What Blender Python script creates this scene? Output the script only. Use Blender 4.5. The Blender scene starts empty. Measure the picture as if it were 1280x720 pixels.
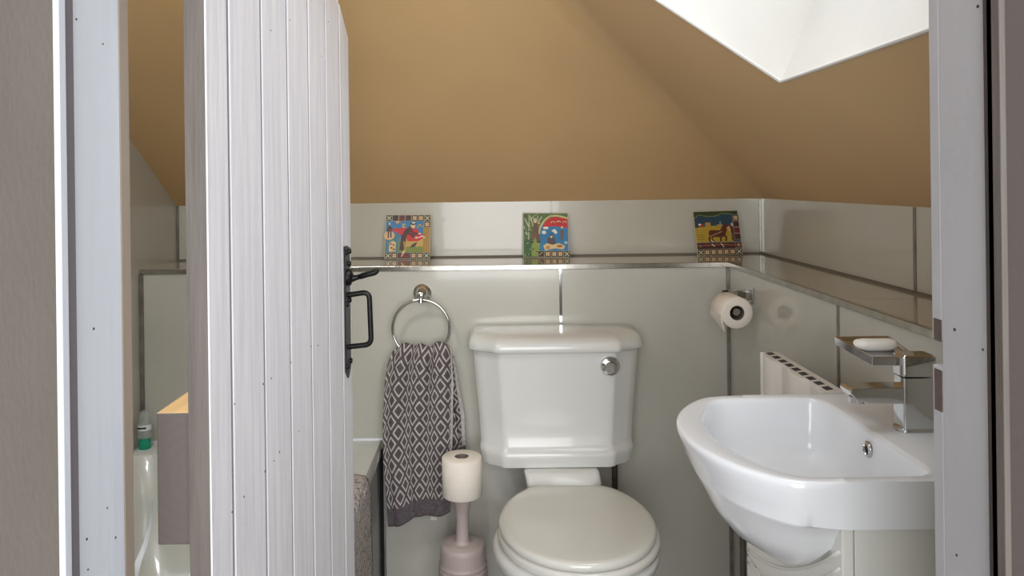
import bpy, bmesh, math, random
from mathutils import Vector, Matrix
random.seed(7)
C = bpy.context.scene.collection
PI = math.pi

# ------------------------------------------------------------------ materials
def S(c):  # sRGB 0-255 -> linear
    return tuple(((v/255)/12.92 if v/255 <= .04045 else ((v/255+.055)/1.055)**2.4) for v in c)

def mat(name, col, rough=.5, metal=0, noise=0, scale=8, bump=0, bscale=40, coat=0, stretch=None, spec=.5, col2=None):
    m = bpy.data.materials.new(name); m.use_nodes = True
    nt = m.node_tree; b = nt.nodes['Principled BSDF']
    c = S(col); b.inputs['Base Color'].default_value = (*c, 1)
    b.inputs['Roughness'].default_value = rough; b.inputs['Metallic'].default_value = metal
    b.inputs['Coat Weight'].default_value = coat; b.inputs['Coat Roughness'].default_value = .05
    b.inputs['Specular IOR Level'].default_value = spec
    tc = nt.nodes.new('ShaderNodeTexCoord'); mp = nt.nodes.new('ShaderNodeMapping')
    nt.links.new(tc.outputs['Object'], mp.inputs['Vector'])
    if stretch: mp.inputs['Scale'].default_value = stretch
    if noise or col2:
        n = nt.nodes.new('ShaderNodeTexNoise'); n.inputs['Scale'].default_value = scale; n.inputs['Detail'].default_value = 5
        nt.links.new(mp.outputs[0], n.inputs['Vector'])
        r = nt.nodes.new('ShaderNodeValToRGB')
        if col2: a, z = c, S(col2)
        else: a, z = tuple(max(0, v*(1-noise)) for v in c), tuple(min(1, v*(1+noise)) for v in c)
        r.color_ramp.elements[0].position = .35; r.color_ramp.elements[1].position = .65
        r.color_ramp.elements[0].color = (*a, 1); r.color_ramp.elements[1].color = (*z, 1)
        nt.links.new(n.outputs['Fac'], r.inputs['Fac']); nt.links.new(r.outputs[0], b.inputs['Base Color'])
    if bump:
        n2 = nt.nodes.new('ShaderNodeTexNoise'); n2.inputs['Scale'].default_value = bscale; n2.inputs['Detail'].default_value = 4
        nt.links.new(mp.outputs[0], n2.inputs['Vector'])
        bp = nt.nodes.new('ShaderNodeBump'); bp.inputs['Strength'].default_value = bump; bp.inputs['Distance'].default_value = .01
        nt.links.new(n2.outputs['Fac'], bp.inputs['Height']); nt.links.new(bp.outputs[0], b.inputs['Normal'])
    return m

M = {}
M['ceiling'] = mat('ceiling paint', (222,186,136), .75, noise=.05, scale=1.5, bump=.05, bscale=25)
M['ceiling_bright'] = mat('ceiling paint brightened slope', (222,188,141), .75, noise=.05, scale=1.5, bump=.05, bscale=25)  # same ceiling paint, lightened so the right slope looks better lit
M['well'] = mat('skylight well paint', (216,213,207), .7, noise=.02, scale=6, bump=.08, bscale=20)
M['tile'] = mat('glossy wall tile', (192,190,180), .16, noise=.05, scale=2.5, bump=.012, bscale=6, coat=.5)
M['tile_up'] = mat('glossy upper tile', (190,186,172), .24, noise=.04, scale=3, bump=.012, bscale=6, coat=.5)
M['tile_top'] = mat('ledge tile', (176,166,148), .10, noise=.05, scale=4, coat=.6)
M['plaster'] = mat('pale plaster', (186,188,180), .5, noise=.03, scale=4)
M['grout'] = mat('dark grout', (112,104,92), .7)
M['trim'] = mat('brushed tile trim', (170,166,158), .22, 1, noise=.15, scale=30)
M['strip'] = mat('dark metal strip', (140,136,130), .35, .6, noise=.2, scale=20)
M['chrome'] = mat('chrome', (205,205,205), .07, 1)
M['china'] = mat('white china', (222,223,219), .2, coat=.3, noise=.01, scale=3)
M['basin'] = mat('basin china', (236,239,243), .16, coat=.3)
M['seat'] = mat('seat plastic', (222,221,213), .18, coat=.3)
M['gap'] = mat('black gap', (18,17,16), .8)
M['groove'] = mat('shadow groove', (112,108,114), .8)
M['groove_shade'] = mat('board groove shade', (150,148,155), .7)  # shade between the door boards put in as a grey colour
M['halldark'] = mat('shaded hall plaster', (70,62,60), .85, bump=.2, bscale=90)  # same hall wall right of the doorway, shade put into the colour
M['door'] = mat('white painted boards', (228,228,236), .45, bump=.12, bscale=60, stretch=(6,6,.35), col2=(243,243,249), scale=18)
M['door_edge'] = mat('brown grey board edge', (100,93,88), .6, noise=.12, scale=12, bump=.15, stretch=(4,4,.4))  # plain brown-grey, darker than the board faces
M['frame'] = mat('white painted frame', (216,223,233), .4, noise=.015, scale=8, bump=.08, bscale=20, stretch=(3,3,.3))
M['frame_dim'] = mat('dimmed white frame', (184,184,189), .45, noise=.02, scale=8, bump=.1, bscale=60)  # white frame paint greyed to carry the shade on the right jamb
M['frame_shadow'] = mat('shaded stop paint', (158,144,130), .6, noise=.06, scale=8, stretch=(3,3,.3))  # frame paint with the shade at the stop mixed into its colour
M['hallwall'] = mat('darkened hall plaster', (98,92,86), .85, noise=.06, scale=5, bump=.25, bscale=90, stretch=(3,3,1))  # colour darkened to keep this wall dim under the hall fill
M['hall'] = mat('hall paint', (190,185,178), .85)
M['floor'] = mat('grey floor tile', (128,122,114), .35, noise=.08, scale=5)
M['carpet'] = mat('hall carpet', (130,122,112), .95, noise=.1, scale=80, bump=.5, bscale=200)
M['pine'] = mat('bare pine', (222,186,132), .55, noise=.12, scale=10, stretch=(8,.6,8))
M['iron'] = mat('black iron', (22,22,23), .38, .3, bump=.1, bscale=120)
M['paper'] = mat('toilet paper', (236,228,216), .95, bump=.12, bscale=150)
M['card'] = mat('cardboard core', (120,112,104), .9)
M['mauve'] = mat('mauve grey plastic', (176,162,158), .45)
M['hem'] = mat('dark terry hem', (98,90,94), .95, noise=.2, scale=120, bump=.6, bscale=250)
M['bath'] = mat('bath acrylic', (206,208,202), .32, coat=.4)
M['panel'] = mat('bath panel', (128,130,128), .3, noise=.04, scale=4)
M['radiator'] = mat('radiator enamel', (232,230,226), .3)
M['slot'] = mat('radiator slot', (58,60,66), .6)
M['cab'] = mat('vanity gloss white', (226,226,220), .22, coat=.3, noise=.01, scale=6)
M['soap'] = mat('soap', (244,242,236), .35)
M['teal'] = mat('teal cap', (20,150,120), .35)
M['white'] = mat('plain white', (238,240,246), .35)
M['black'] = mat('ink', (22,20,22), .5)
M['keep_recess'] = mat('dark keep recess', (92,78,74), .7, noise=.2, scale=60)  # dark brown for the patches that mark the latch recesses
M['pipe'] = mat('grimy braided pipe', (74,66,56), .5, .6, noise=.4, scale=120, bump=.6, bscale=200)
M['glaze_edge'] = mat('cream tile edge', (196,180,150), .4)

# glassy bottle
def clear(name, tint, a):
    m = bpy.data.materials.new(name); m.use_nodes = True; nt = m.node_tree
    b = nt.nodes['Principled BSDF']; out = nt.nodes['Material Output']
    b.inputs['Base Color'].default_value = (*S(tint), 1); b.inputs['Roughness'].default_value = .08
    t = nt.nodes.new('ShaderNodeBsdfTransparent'); mx = nt.nodes.new('ShaderNodeMixShader')
    mx.inputs[0].default_value = a
    nt.links.new(t.outputs[0], mx.inputs[1]); nt.links.new(b.outputs[0], mx.inputs[2]); nt.links.new(mx.outputs[0], out.inputs[0])
    return m
M['bottle'] = clear('clear plastic', (200,205,200), .38)
M['glass'] = clear('window glass', (235,240,245), .08)

def towel_mat():
    m = bpy.data.materials.new('diamond towel weave'); m.use_nodes = True; nt = m.node_tree; N = nt.nodes; L = nt.links
    b = N['Principled BSDF']; b.inputs['Roughness'].default_value = .95; b.inputs['Specular IOR Level'].default_value = .1
    uv = N.new('ShaderNodeUVMap'); sp = N.new('ShaderNodeSeparateXYZ'); L.new(uv.outputs[0], sp.inputs[0])
    def mth(op, a, bb=None):
        n = N.new('ShaderNodeMath'); n.operation = op
        for i, v in enumerate((a, bb)):
            if v is None: continue
            if isinstance(v, (int, float)): n.inputs[i].default_value = v
            else: L.new(v, n.inputs[i])
        return n.outputs[0]
    nz = N.new('ShaderNodeTexNoise'); nz.inputs['Scale'].default_value = 30
    L.new(uv.outputs[0], nz.inputs['Vector'])
    w = mth('MULTIPLY', mth('SUBTRACT', nz.outputs['Fac'], .5), .12)
    a = mth('ADD', mth('ADD', sp.outputs[0], sp.outputs[1]), w); c = mth('SUBTRACT', sp.outputs[0], sp.outputs[1])
    fa = mth('ABSOLUTE', mth('SUBTRACT', mth('FRACT', a), .5)); fc = mth('ABSOLUTE', mth('SUBTRACT', mth('FRACT', c), .5))
    t = mth('MULTIPLY', mth('MAXIMUM', fa, fc), 2)
    r = N.new('ShaderNodeValToRGB'); r.color_ramp.interpolation = 'LINEAR'
    dk = (*S((98,90,92)), 1); lt = (*S((205,198,195)), 1)
    e = r.color_ramp.elements; e[0].position = 0; e[0].color = dk; e[1].position = 1; e[1].color = dk
    for p, cc in ((.50, dk), (.56, lt), (.73, lt), (.79, dk)):
        q = e.new(p); q.color = cc
    L.new(t, r.inputs['Fac']); L.new(r.outputs[0], b.inputs['Base Color'])
    n2 = N.new('ShaderNodeTexNoise'); n2.inputs['Scale'].default_value = 60; L.new(uv.outputs[0], n2.inputs['Vector'])
    bp = N.new('ShaderNodeBump'); bp.inputs['Strength'].default_value = .5; bp.inputs['Distance'].default_value = .004
    L.new(n2.outputs['Fac'], bp.inputs['Height']); L.new(bp.outputs[0], b.inputs['Normal'])
    return m
M['towel'] = towel_mat()
M['selvedge'] = mat('pale selvedge', (196,190,186), .95, noise=.2, scale=200, bump=.5, bscale=300)

def crochet_mat():
    m = bpy.data.materials.new('open crochet'); m.use_nodes = True; nt = m.node_tree; N = nt.nodes; L = nt.links
    b = N['Principled BSDF']; b.inputs['Roughness'].default_value = .95
    tc = N.new('ShaderNodeTexCoord'); mp = N.new('ShaderNodeMapping'); L.new(tc.outputs['Object'], mp.inputs[0])
    mp.inputs['Rotation'].default_value = (PI/5, 0, 0); mp.inputs['Scale'].default_value = (1, 1, 1.6)
    v = N.new('ShaderNodeTexVoronoi'); v.inputs['Scale'].default_value = 75; L.new(mp.outputs[0], v.inputs['Vector'])
    r = N.new('ShaderNodeValToRGB'); e = r.color_ramp.elements
    e[0].position = .12; e[0].color = (*S((96,90,88)), 1); e[1].position = .38; e[1].color = (*S((176,168,165)), 1)
    L.new(v.outputs['Distance'], r.inputs['Fac']); L.new(r.outputs[0], b.inputs['Base Color'])
    bp = N.new('ShaderNodeBump'); bp.inputs['Strength'].default_value = 1; bp.inputs['Distance'].default_value = .006
    L.new(v.outputs['Distance'], bp.inputs['Height']); L.new(bp.outputs[0], b.inputs['Normal'])
    return m
M['crochet'] = crochet_mat()

def endgrain():
    m = bpy.data.materials.new('grey end grain'); m.use_nodes = True; nt = m.node_tree; N = nt.nodes; L = nt.links
    b = N['Principled BSDF']; b.inputs['Roughness'].default_value = .7
    tc = N.new('ShaderNodeTexCoord'); mp = N.new('ShaderNodeMapping'); L.new(tc.outputs['Object'], mp.inputs[0])
    mp.inputs['Location'].default_value = (.30, 0, -.925)
    w = N.new('ShaderNodeTexWave'); w.wave_type = 'RINGS'; w.rings_direction = 'Y'; w.inputs['Scale'].default_value = 28
    w.inputs['Distortion'].default_value = 2; L.new(mp.outputs[0], w.inputs['Vector'])
    r = N.new('ShaderNodeValToRGB'); e = r.color_ramp.elements
    e[0].color = (*S((101,93,89)), 1); e[1].color = (*S((103,95,91)), 1)
    L.new(w.outputs['Fac'], r.inputs['Fac']); L.new(r.outputs[0], b.inputs['Base Color'])
    return m
M['endgrain'] = endgrain()

# ------------------------------------------------------------------ helpers
def obj(name, bm, m, parent=None, smooth=None, bev=0, seg=2, kind=None):
    bmesh.ops.recalc_face_normals(bm, faces=bm.faces)
    me = bpy.data.meshes.new(name); bm.to_mesh(me); bm.free()
    for x in (m if isinstance(m, (list, tuple)) else [m]): me.materials.append(x)
    o = bpy.data.objects.new(name, me); C.objects.link(o)
    if parent:
        o.parent = parent; o.matrix_parent_inverse = Matrix.Translation(-parent.location)
    if bev:
        b = o.modifiers.new('bevel', 'BEVEL'); b.width = bev; b.segments = seg; b.limit_method = 'ANGLE'; b.angle_limit = math.radians(35)
    if smooth is not None:
        me.polygons.foreach_set('use_smooth', [True]*len(me.polygons))
        if smooth < 180: me.set_sharp_from_angle(angle=math.radians(smooth))
    if kind: o['kind'] = kind
    return o

def B(): return bmesh.new()
def box(bm, a, b, mi=0):
    (x0,y0,z0),(x1,y1,z1) = a, b
    vs = [bm.verts.new((x,y,z)) for x in (x0,x1) for y in (y0,y1) for z in (z0,z1)]
    for f in ((0,1,3,2),(4,6,7,5),(0,4,5,1),(2,3,7,6),(0,2,6,4),(1,5,7,3)):
        bm.faces.new([vs[i] for i in f]).material_index = mi
    return bm
def boxes(*L):
    bm = B()
    for a, b in L: box(bm, a, b)
    return bm
def poly(bm, pts, mi=0):
    f = bm.faces.new([bm.verts.new(p) for p in pts]); f.material_index = mi; return f
def prism(bm, pts, off, mi=0):
    a = [bm.verts.new(p) for p in pts]; b = [bm.verts.new(Vector(p)+Vector(off)) for p in pts]
    n = len(pts)
    bm.faces.new(a).material_index = mi; bm.faces.new(b[::-1]).material_index = mi
    for i in range(n):
        bm.faces.new((a[i], b[i], b[(i+1)%n], a[(i+1)%n])).material_index = mi
    return bm
def loft(bm, loops, cap0=True, cap1=True, mi=0, closed=True):
    R = [[bm.verts.new(p) for p in l] for l in loops]; n = len(R[0])
    for a, b in zip(R, R[1:]):
        for i in range(n if closed else n-1):
            j = (i+1) % n
            bm.faces.new((a[i], a[j], b[j], b[i])).material_index = mi
    if cap0: bm.faces.new(R[0]).material_index = mi
    if cap1: bm.faces.new(R[-1][::-1]).material_index = mi
    return R
def lathe(bm, prof, c, axis='z', n=40, cap0=True, cap1=True, mi=0):
    L = []
    for r, h in prof:
        l = []
        for i in range(n):
            t = 2*PI*i/n; a, b = r*math.cos(t), r*math.sin(t)
            p = {'z': (a, b, h), 'y': (a, h, b), 'x': (h, a, b)}[axis]
            l.append(Vector(p)+Vector(c))
        L.append(l)
    loft(bm, L, cap0, cap1, mi); return bm
def tube(bm, pts, r, n=12, closed=False, mi=0):
    pts = [Vector(p) for p in pts]; L = []; N = len(pts); up = None
    for i, p in enumerate(pts):
        if closed: d = pts[(i+1)%N]-pts[i-1]
        else: d = pts[min(i+1, N-1)]-pts[max(i-1, 0)]
        d.normalize()
        if up is None: up = Vector((0,0,1)) if abs(d.z) < .9 else Vector((0,1,0))
        s = d.cross(up).normalized(); up = s.cross(d).normalized()
        rr = r[i] if isinstance(r, (list, tuple)) else r
        L.append([p + s*rr*math.cos(2*PI*k/n) + up*rr*math.sin(2*PI*k/n) for k in range(n)])
    if closed: L.append(L[0])
    loft(bm, L, not closed, not closed, mi)
    if closed: bmesh.ops.remove_doubles(bm, verts=bm.verts, dist=1e-6)
    return bm
def arcpts(pts, rad, k=5):  # round the corners of a polyline
    pts = [Vector(p) for p in pts]; out = [pts[0]]
    for i in range(1, len(pts)-1):
        a = (pts[i-1]-pts[i]).normalized(); b = (pts[i+1]-pts[i]).normalized()
        p0, p2 = pts[i]+a*rad, pts[i]+b*rad
        for j in range(k+1):
            t = j/k; out.append(p0*(1-t)**2 + pts[i]*2*t*(1-t) + p2*t*t)
    out.append(pts[-1]); return out
def thing(name, label, cat, loc=(0,0,0), group=None):
    o = bpy.data.objects.new(name, None); C.objects.link(o); o.location = loc; o.empty_display_size = .05
    o['label'] = label; o['category'] = cat
    if group: o['group'] = group
    return o
def tag(o, label, cat, group=None):
    o['label'] = label; o['category'] = cat
    if group: o['group'] = group
    return o
def st(name, bm, m, **k): return obj(name, bm, m, kind='structure', **k)

# ------------------------------------------------------------------ key sizes (metres, camera at x=0,y=0)
D, D2 = 2.25, 2.52              # lower and upper back wall
XR, XR2, XL = .71, .905, -1.058 # lower right, upper right, left walls
ZL = .975                       # ledge top
ZE = 1.16                       # top of tiling = eaves
SB, SR = .635, .68              # slopes of the two ceiling planes
YF = .72                        # bathroom face of the doorway wall
ZC = 2.2
zb = lambda y: ZE+SB*(D2-y)
zr = lambda x: ZE+SR*(XR2-x)

# ------------------------------------------------------------------ room shell
st('floor', box(B(), (XL-.1, YF-.11, -.06), (XR2+.1, D2+.1, 0)), M['floor'])
st('wall_back', boxes(((XL, D, 0), (XR, D2, ZL-.012))), M['tile'])
st('wall_right', boxes(((XR, YF, 0), (XR2, D2, ZL-.012))), M['tile'])
st('wall_back_upper', boxes(((XL, D2, 0), (XR2+.08, D2+.08, ZE))), M['tile_up'])
st('wall_right_upper', boxes(((XR2, YF, 0), (XR2+.08, D2, ZE))), M['tile_up'])
bm = B(); prism(bm, [(XL, YF, 0), (XL, D2, 0), (XL, D2, ZE), (XL, D2-(ZC-ZE)/SB, ZC), (XL, YF, ZC)], (-.08, 0, 0))
st('wall_left', bm, M['tile'])
# ledge top, tiled
g = .002
xj = [XL, .2, XR, XR2]
bm = boxes(((XL, D, ZL-.012), (.188, D2, ZL)), ((.190, D, ZL-.012), (XR-.002, D2, ZL)),
           ((XR, D, ZL-.012), (XR2, D2, ZL)), ((XR, 1.535, ZL-.012), (XR2, D-g, ZL)), ((XR, YF, ZL-.012), (XR2, 1.532, ZL)))
st('trim_1', bm, M['tile_top'])
st('trim_2', boxes(((.1881, D+.001, ZL-.012), (.1899, D2, ZL-.001)), ((XR, 1.532, ZL-.012), (XR2, 1.535, ZL-.001)), ((XR-.002, D-g, ZL-.012), (XR2, D, ZL-.001))), M['grout'])
# metal edge trims on the ledge
bm = B(); box(bm, (XL, D-.004, ZL-.013), (XR, D+.008, ZL+.002)); st('trim_3', bm, M['trim'], bev=.001)
bm = B(); box(bm, (XR-.005, YF, ZL-.012), (XR+.007, D-.004, ZL+.002)); st('trim_4', bm, M['trim'], bev=.001)
# joint strips on the tiling
st('trim_5', boxes(((.2, D-.002, .60), (.208, D+.001, ZL-.013))), M['chrome'])
st('trim_6', boxes(((XR-.009, D-.009, 0), (XR-.001, D-.001, ZL-.014))), M['strip'])
st('trim_7', boxes(((XR-.002, 1.535, 0), (XR+.001, 1.545, ZL-.014))), M['strip'])
st('trim_8', boxes(((XL+.001, D-.010, .46), (XL+.011, D-.001, ZL-.014))), M['strip'])
st('trim_9', boxes(((.197, D2-.002, ZL+.001), (.203, D2, ZE-.001))), M['strip'])
st('trim_10', boxes(((XR2-.007, D2-.007, ZL+.001), (XR2-.001, D2-.001, ZE-.001))), M['trim'])
st('trim_11', boxes(((XR2-.002, 1.598, ZL+.001), (XR2, 1.608, ZE-.001))), M['strip'])
st('trim_12', boxes(((XL+.001, D2-.006, ZL+.001), (XL+.007, D2-.001, ZE-.001))), M['strip'])
st('trim_13', boxes(((XL, D2-.008, ZL), (XR2-.001, D2-.001, ZL+.005)), ((XR2-.008, YF, ZL), (XR2-.001, D2-.008, ZL+.005))), M['grout'])
st('trim_14', boxes(((-.333, D-.006, 0), (-.327, D, .42))), M['chrome'])
st('trim_15', boxes(((-.3445, D-.012, 0), (-.3345, D, .43))), M['gap'])
# bead of sealant where the paint meets the tiling

# ceiling: back slope, right slope with the skylight opening, flat top
HX0, HX1, HY0, HY1 = .02, .545, .80, 1.405
hipx = lambda y: XR2-(D2-y)*SB/SR
yc_ = D2-(ZC-ZE)/SB; xc_ = XR2-(ZC-ZE)/SR
bm = B()
P = lambda x, y: (x, y, zr(x)); Q = lambda x, y: (x, y, zb(y))
poly(bm, [Q(XL-.05, D2), Q(XR2, D2), Q(hipx(1.405), 1.405), Q(hipx(yc_), yc_), Q(XL-.05, yc_)])
poly(bm, [P(XR2, D2), P(XR2, HY1), P(HX1, HY1), P(HX0, HY1), P(hipx(HY1), HY1)])
poly(bm, [P(XR2, HY1), P(XR2, YF-.1), P(HX1, YF-.1), P(HX1, HY0), P(HX1, HY1)])
poly(bm, [P(HX0, HY1), P(HX0, HY0), P(HX0, YF-.1), P(xc_, YF-.1), P(xc_, yc_), P(hipx(HY1), HY1)])
poly(bm, [P(HX0, HY0), P(HX1, HY0), P(HX1, YF-.1), P(HX0, YF-.1)])
poly(bm, [(XL-.05, yc_, ZC), (xc_, yc_, ZC), (xc_, YF-.1, ZC), (XL-.05, YF-.1, ZC)])
bmesh.ops.remove_doubles(bm, verts=bm.verts, dist=1e-4)
ce_ = st('ceiling', bm, [M['ceiling'], M['ceiling_bright']])
for f in ce_.data.polygons:
    if abs(f.normal.x) > .3: f.material_index = 1
b_ = bpy.data.objects['ceiling'].modifiers.new('soft', 'BEVEL'); b_.width = .05; b_.segments = 8; b_.limit_method = 'ANGLE'; b_.angle_limit = math.radians(40)
# skylight well
W = Vector((.40, 0, .90))*.36
c4 = [Vector(P(HX0, HY0)), Vector(P(HX1, HY0)), Vector(P(HX1, HY1)), Vector(P(HX0, HY1))]
bm = B()
for i in range(4):
    a, b = c4[i], c4[(i+1) % 4]
    poly(bm, [a, b, b+W, a+W])
bmesh.ops.remove_doubles(bm, verts=bm.verts, dist=1e-4)
st('trim_17', bm, M['well'])
bm = B()
for i in range(4):   # thin bright paint edge round the opening
    a, b = c4[i], c4[(i+1) % 4]
    tube(bm, [a, b], .0035, 8)
st('trim_18', bm, M['well'])
nrm = Vector((SR, 0, 1)).normalized()
win = [p+W for p in c4]; cen = sum(win, Vector())/4
bm = B()
for i in range(4):
    a, b = win[i], win[(i+1) % 4]
    ai, bi = a+(cen-a)*.14, b+(cen-b)*.14
    prism(bm, [a, b, bi, ai], nrm*.04)
wf = st('window_1', bm, M['white'])
bm = B(); poly(bm, [p+(cen-p)*.13+nrm*.02 for p in win]); obj('pane', bm, M['glass'], wf)

# ------------------------------------------------------------------ doorway wall and hall
LX, RX = -.346, .41
bm = B()
prism(bm, [(XL-.1, .615, 0), (LX-.006, .615, 0), (LX-.006, .615, 1.99), (RX+.026, .615, 1.495), (RX+.026, .615, 0), (1.6, .615, 0), (1.6, .615, 2.4), (-1.6, .615, 2.4), (-1.6, .615, 0)], (0, YF-.004-.615, 0))
st('wall_front', bm, M['plaster'])
# hall face of that wall
bm = B()
prism(bm, [(-1.6, .59, 0), (-.3428, .59, 0), (-.3428, .59, 1.99), (.4037, .59, 1.50), (.4037, .59, 2.4), (-1.6, .59, 2.4)], (0, .023, 0))
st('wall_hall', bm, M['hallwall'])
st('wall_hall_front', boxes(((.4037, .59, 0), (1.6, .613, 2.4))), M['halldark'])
st('trim_19', boxes(((-.3428, .588, 0), (-.3378, .598, 1.99))), M['frame'], bev=.001)
st('trim_20', boxes(((.3985, .586, 0), (.4037, .596, 1.5))), M['door_edge'], bev=.001)
st('trim_21', boxes(((-.3428, .599, 0), (-.3395, .6115, 1.99)), ((.4037, .597, 0), (.4075, .6085, 1.5))), M['groove'])
# liners
j1 = st('trim_22', boxes(((LX-.006, .612, 0), (LX, .70, 1.97))), M['frame'], bev=.0012)
st('trim_23', boxes(((LX-.006, .70, 0), (LX+.0005, .7175, 1.97))), M['frame_shadow'], bev=.0008)
j2 = st('trim_24', boxes(((RX, .609, 0), (RX+.026, .6847, 1.49))), M['frame_dim'], bev=.0012)
st('trim_25', boxes(((RX, .6849, 1.0705), (RX+.024, .70, 1.49)), ((RX, .6849, 0), (RX+.024, .70, 1.047))), M['frame_dim'], bev=.001)
st('trim_26', boxes(((RX-.0006, .6852, 1.0705), (RX+.006, .6965, 1.0905)), ((RX-.0006, .6852, 1.006), (RX+.006, .6965, 1.044))), M['keep_recess'])
# head of the frame follows the slope
bm = B(); prism(bm, [(LX, .612, 1.97), (RX, .612, 1.48), (RX, .612, 1.50), (LX, .612, 1.99)], (0, .10, 0)); st('trim_27', bm, M['frame'])
# little nail marks in the frame paint
def spots(name, parent, pts, r=.0012, axis='x'):
    bm = B()
    for (x, y, z) in pts:
        k = r*random.uniform(.7, 1.3)
        lathe(bm, [(k, -.0003), (k*.8, .0004)], (x, y, z), axis, 8)
    bmesh.ops.scale(bm, vec=(1, 1, 1), verts=bm.verts)
    return obj(name, bm, M['slot'], parent)
def onx(px, py, X):  # pixel of a point on a plane of constant x -> place, used once at build time for sizes
    d = X*937/(px-614); zz = 1.22-((py-230-(614-px)*.0125)*d/937); return (X, d, zz)
spots('nail_marks', j1, [onx(px, py, LX+.0002) for px, py in ((98,24),(131,55),(115,411),(129,635),(103,674),(139,672),(104,712))])
spots('nail_marks', j2, [onx(px, py, RX-.0002) for px, py in ((1191,412),(1226,437),(1225,8),(1190,694))], .0016)

# hall
st('floor_hall', box(B(), (-1.6, -1.9, -.06), (1.6, .61, 0)), M['carpet'])
st('wall_hall_left', box(B(), (-1.68, -1.9, 0), (-1.6, .61, 2.4)), M['hall'])
st('wall_hall_right', box(B(), (1.6, -1.9, 0), (1.68, .61, 2.4)), M['hall'])
st('wall_hall_rear', box(B(), (-1.6, -1.98, 0), (1.6, -1.9, 2.4)), M['hall'])
st('ceiling_hall', box(B(), (-1.6, -1.9, 2.4), (1.6, .72, 2.46)), M['hall'])

# ------------------------------------------------------------------ door, standing open at a right angle
DX = -.283; TH = .022
ys = [.7475, .812, .929, 1.048, 1.170, 1.293, 1.413, 1.503]
bm = B()
top = lambda y: 1.515+.575*(1.503-y) if y > 1.4131 else 1.62+.50*(1.413-y)
for i in range(7):
    y0, y1 = ys[i]+(.0040 if i else 0), ys[i+1]-(.0040 if i < 6 else 0)
    c = .0012
    pl = [(DX-TH, ys[i]), (DX-TH, ys[i+1]), (DX-.0055, ys[i+1]), (DX-.0055, y1), (DX-c, y1), (DX, y1-c), (DX, y0+c), (DX-c, y0), (DX-.0055, y0), (DX-.0055, ys[i])]
    if i == 0: pl = pl[:-2]
    if i == 6: pl = pl[:2]+pl[4:]
    tt = lambda y: 1.515+.575*(1.503-y) if i == 6 else 1.62+.50*(1.413-y)
    lo = [bm.verts.new((x, y, .012)) for x, y in pl]; hi = [bm.verts.new((x, y, tt(y))) for x, y in pl]
    bm.faces.new(lo[::-1]); bm.faces.new(hi)
    for k in range(len(pl)): bm.faces.new((lo[k], lo[(k+1) % len(pl)], hi[(k+1) % len(pl)], hi[k]))
dr = st('door_1', bm, [M['door'], M['door_edge'], M['groove_shade']])
for f in dr.data.polygons:
    if f.center.x < DX-.0015 and f.center.x > DX-.006 and abs(f.normal.z) < .5: f.material_index = 2
    if f.normal.y < -.9 and f.center.y < .7485: f.material_index = 1
dr['label'] = 'white painted boarded door standing open beside the left jamb'
for z0, z1 in ((.857, .9915), (.16, .29), (1.46, 1.58)):
    bm = box(B(), (DX-TH-.0385, .762, z0), (DX-TH, 1.40, z1))
    o = obj('ledge', bm, [M['frame'], M['endgrain'], M['pine']], dr, bev=.0015)
    for f in o.data.polygons:
        if f.normal.y < -.9: f.material_index = 1
        elif f.normal.z > .9: f.material_index = 2
o = spots('nail_marks', dr, [onx(px, py, DX+.0002) for px, py in ((341,38),(413,27),(326,480),(290,505),(361,453),(336,473),(327,589),(300,621),(285,640),(345,565),(370,539),(395,432),(386,433),(365,25),(404,70),(338,576))], .0013)
bm = B(); prism(bm, [(DX, 1.428, .866), (DX, 1.452, .848), (DX, 1.476, .866), (DX, 1.476, 1.098), (DX, 1.452, 1.104), (DX, 1.428, 1.104)], (.003, 0, 0))
lp = obj('latch_plate', bm, M['iron'], dr)
for y, z in ((1.436, 1.092), (1.468, 1.092), (1.464, 1.068), (1.436, .993), (1.464, .997), (1.436, .874), (1.466, .878)):
    bm = B(); lathe(bm, [(.0055, .003), (.0055, .006), (.003, .0075)], (DX, y, z), 'x', 12); obj('bolt', bm, M['iron'], lp, smooth=60)
bm = B(); tube(bm, arcpts([(DX, 1.452, 1.008), (DX+.044, 1.452, 1.014), (DX+.047, 1.452, .912), (DX, 1.452, .908)], .014, 6), .0052, 12)
obj('pull_handle', bm, M['iron'], dr, smooth=60)
bm = B()
lathe(bm, [(.017, .002), (.016, .009), (.008, .013)], (DX, 1.452, 1.043), 'x', 20)
tube(bm, [(DX+.008, 1.452, 1.040), (DX+.020, 1.452, 1.042), (DX+.026, 1.452, 1.044)], [.008, .005, .005], 12)
L = []
for x, h, w in ((.024, .0045, .005), (.030, .006, .010), (.042, .0058, .012), (.054, .0065, .012), (.060, .006, .010), (.0635, .003, .006)):
    z = 1.042+(x-.02)*.28
    L.append([(DX+x, 1.452+w*math.cos(t), z+h*math.sin(t)) for t in [2*PI*k/12 for k in range(12)]])
loft(bm, L)
obj('thumb_lever', bm, M['iron'], dr, smooth=60)
for z in (1.62, .25):
    bm = B(); lathe(bm, [(.006, 0), (.006, .09)], (DX-TH-.012, .738, z), 'z', 14); box(bm, (DX-TH-.004, .7455, z), (DX-TH+.018, .7475, z+.09)); box(bm, (LX-.001, .7185, z), (DX-TH-.014, .7215, z+.09)); obj('hinge', bm, M['iron'], dr)

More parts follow.
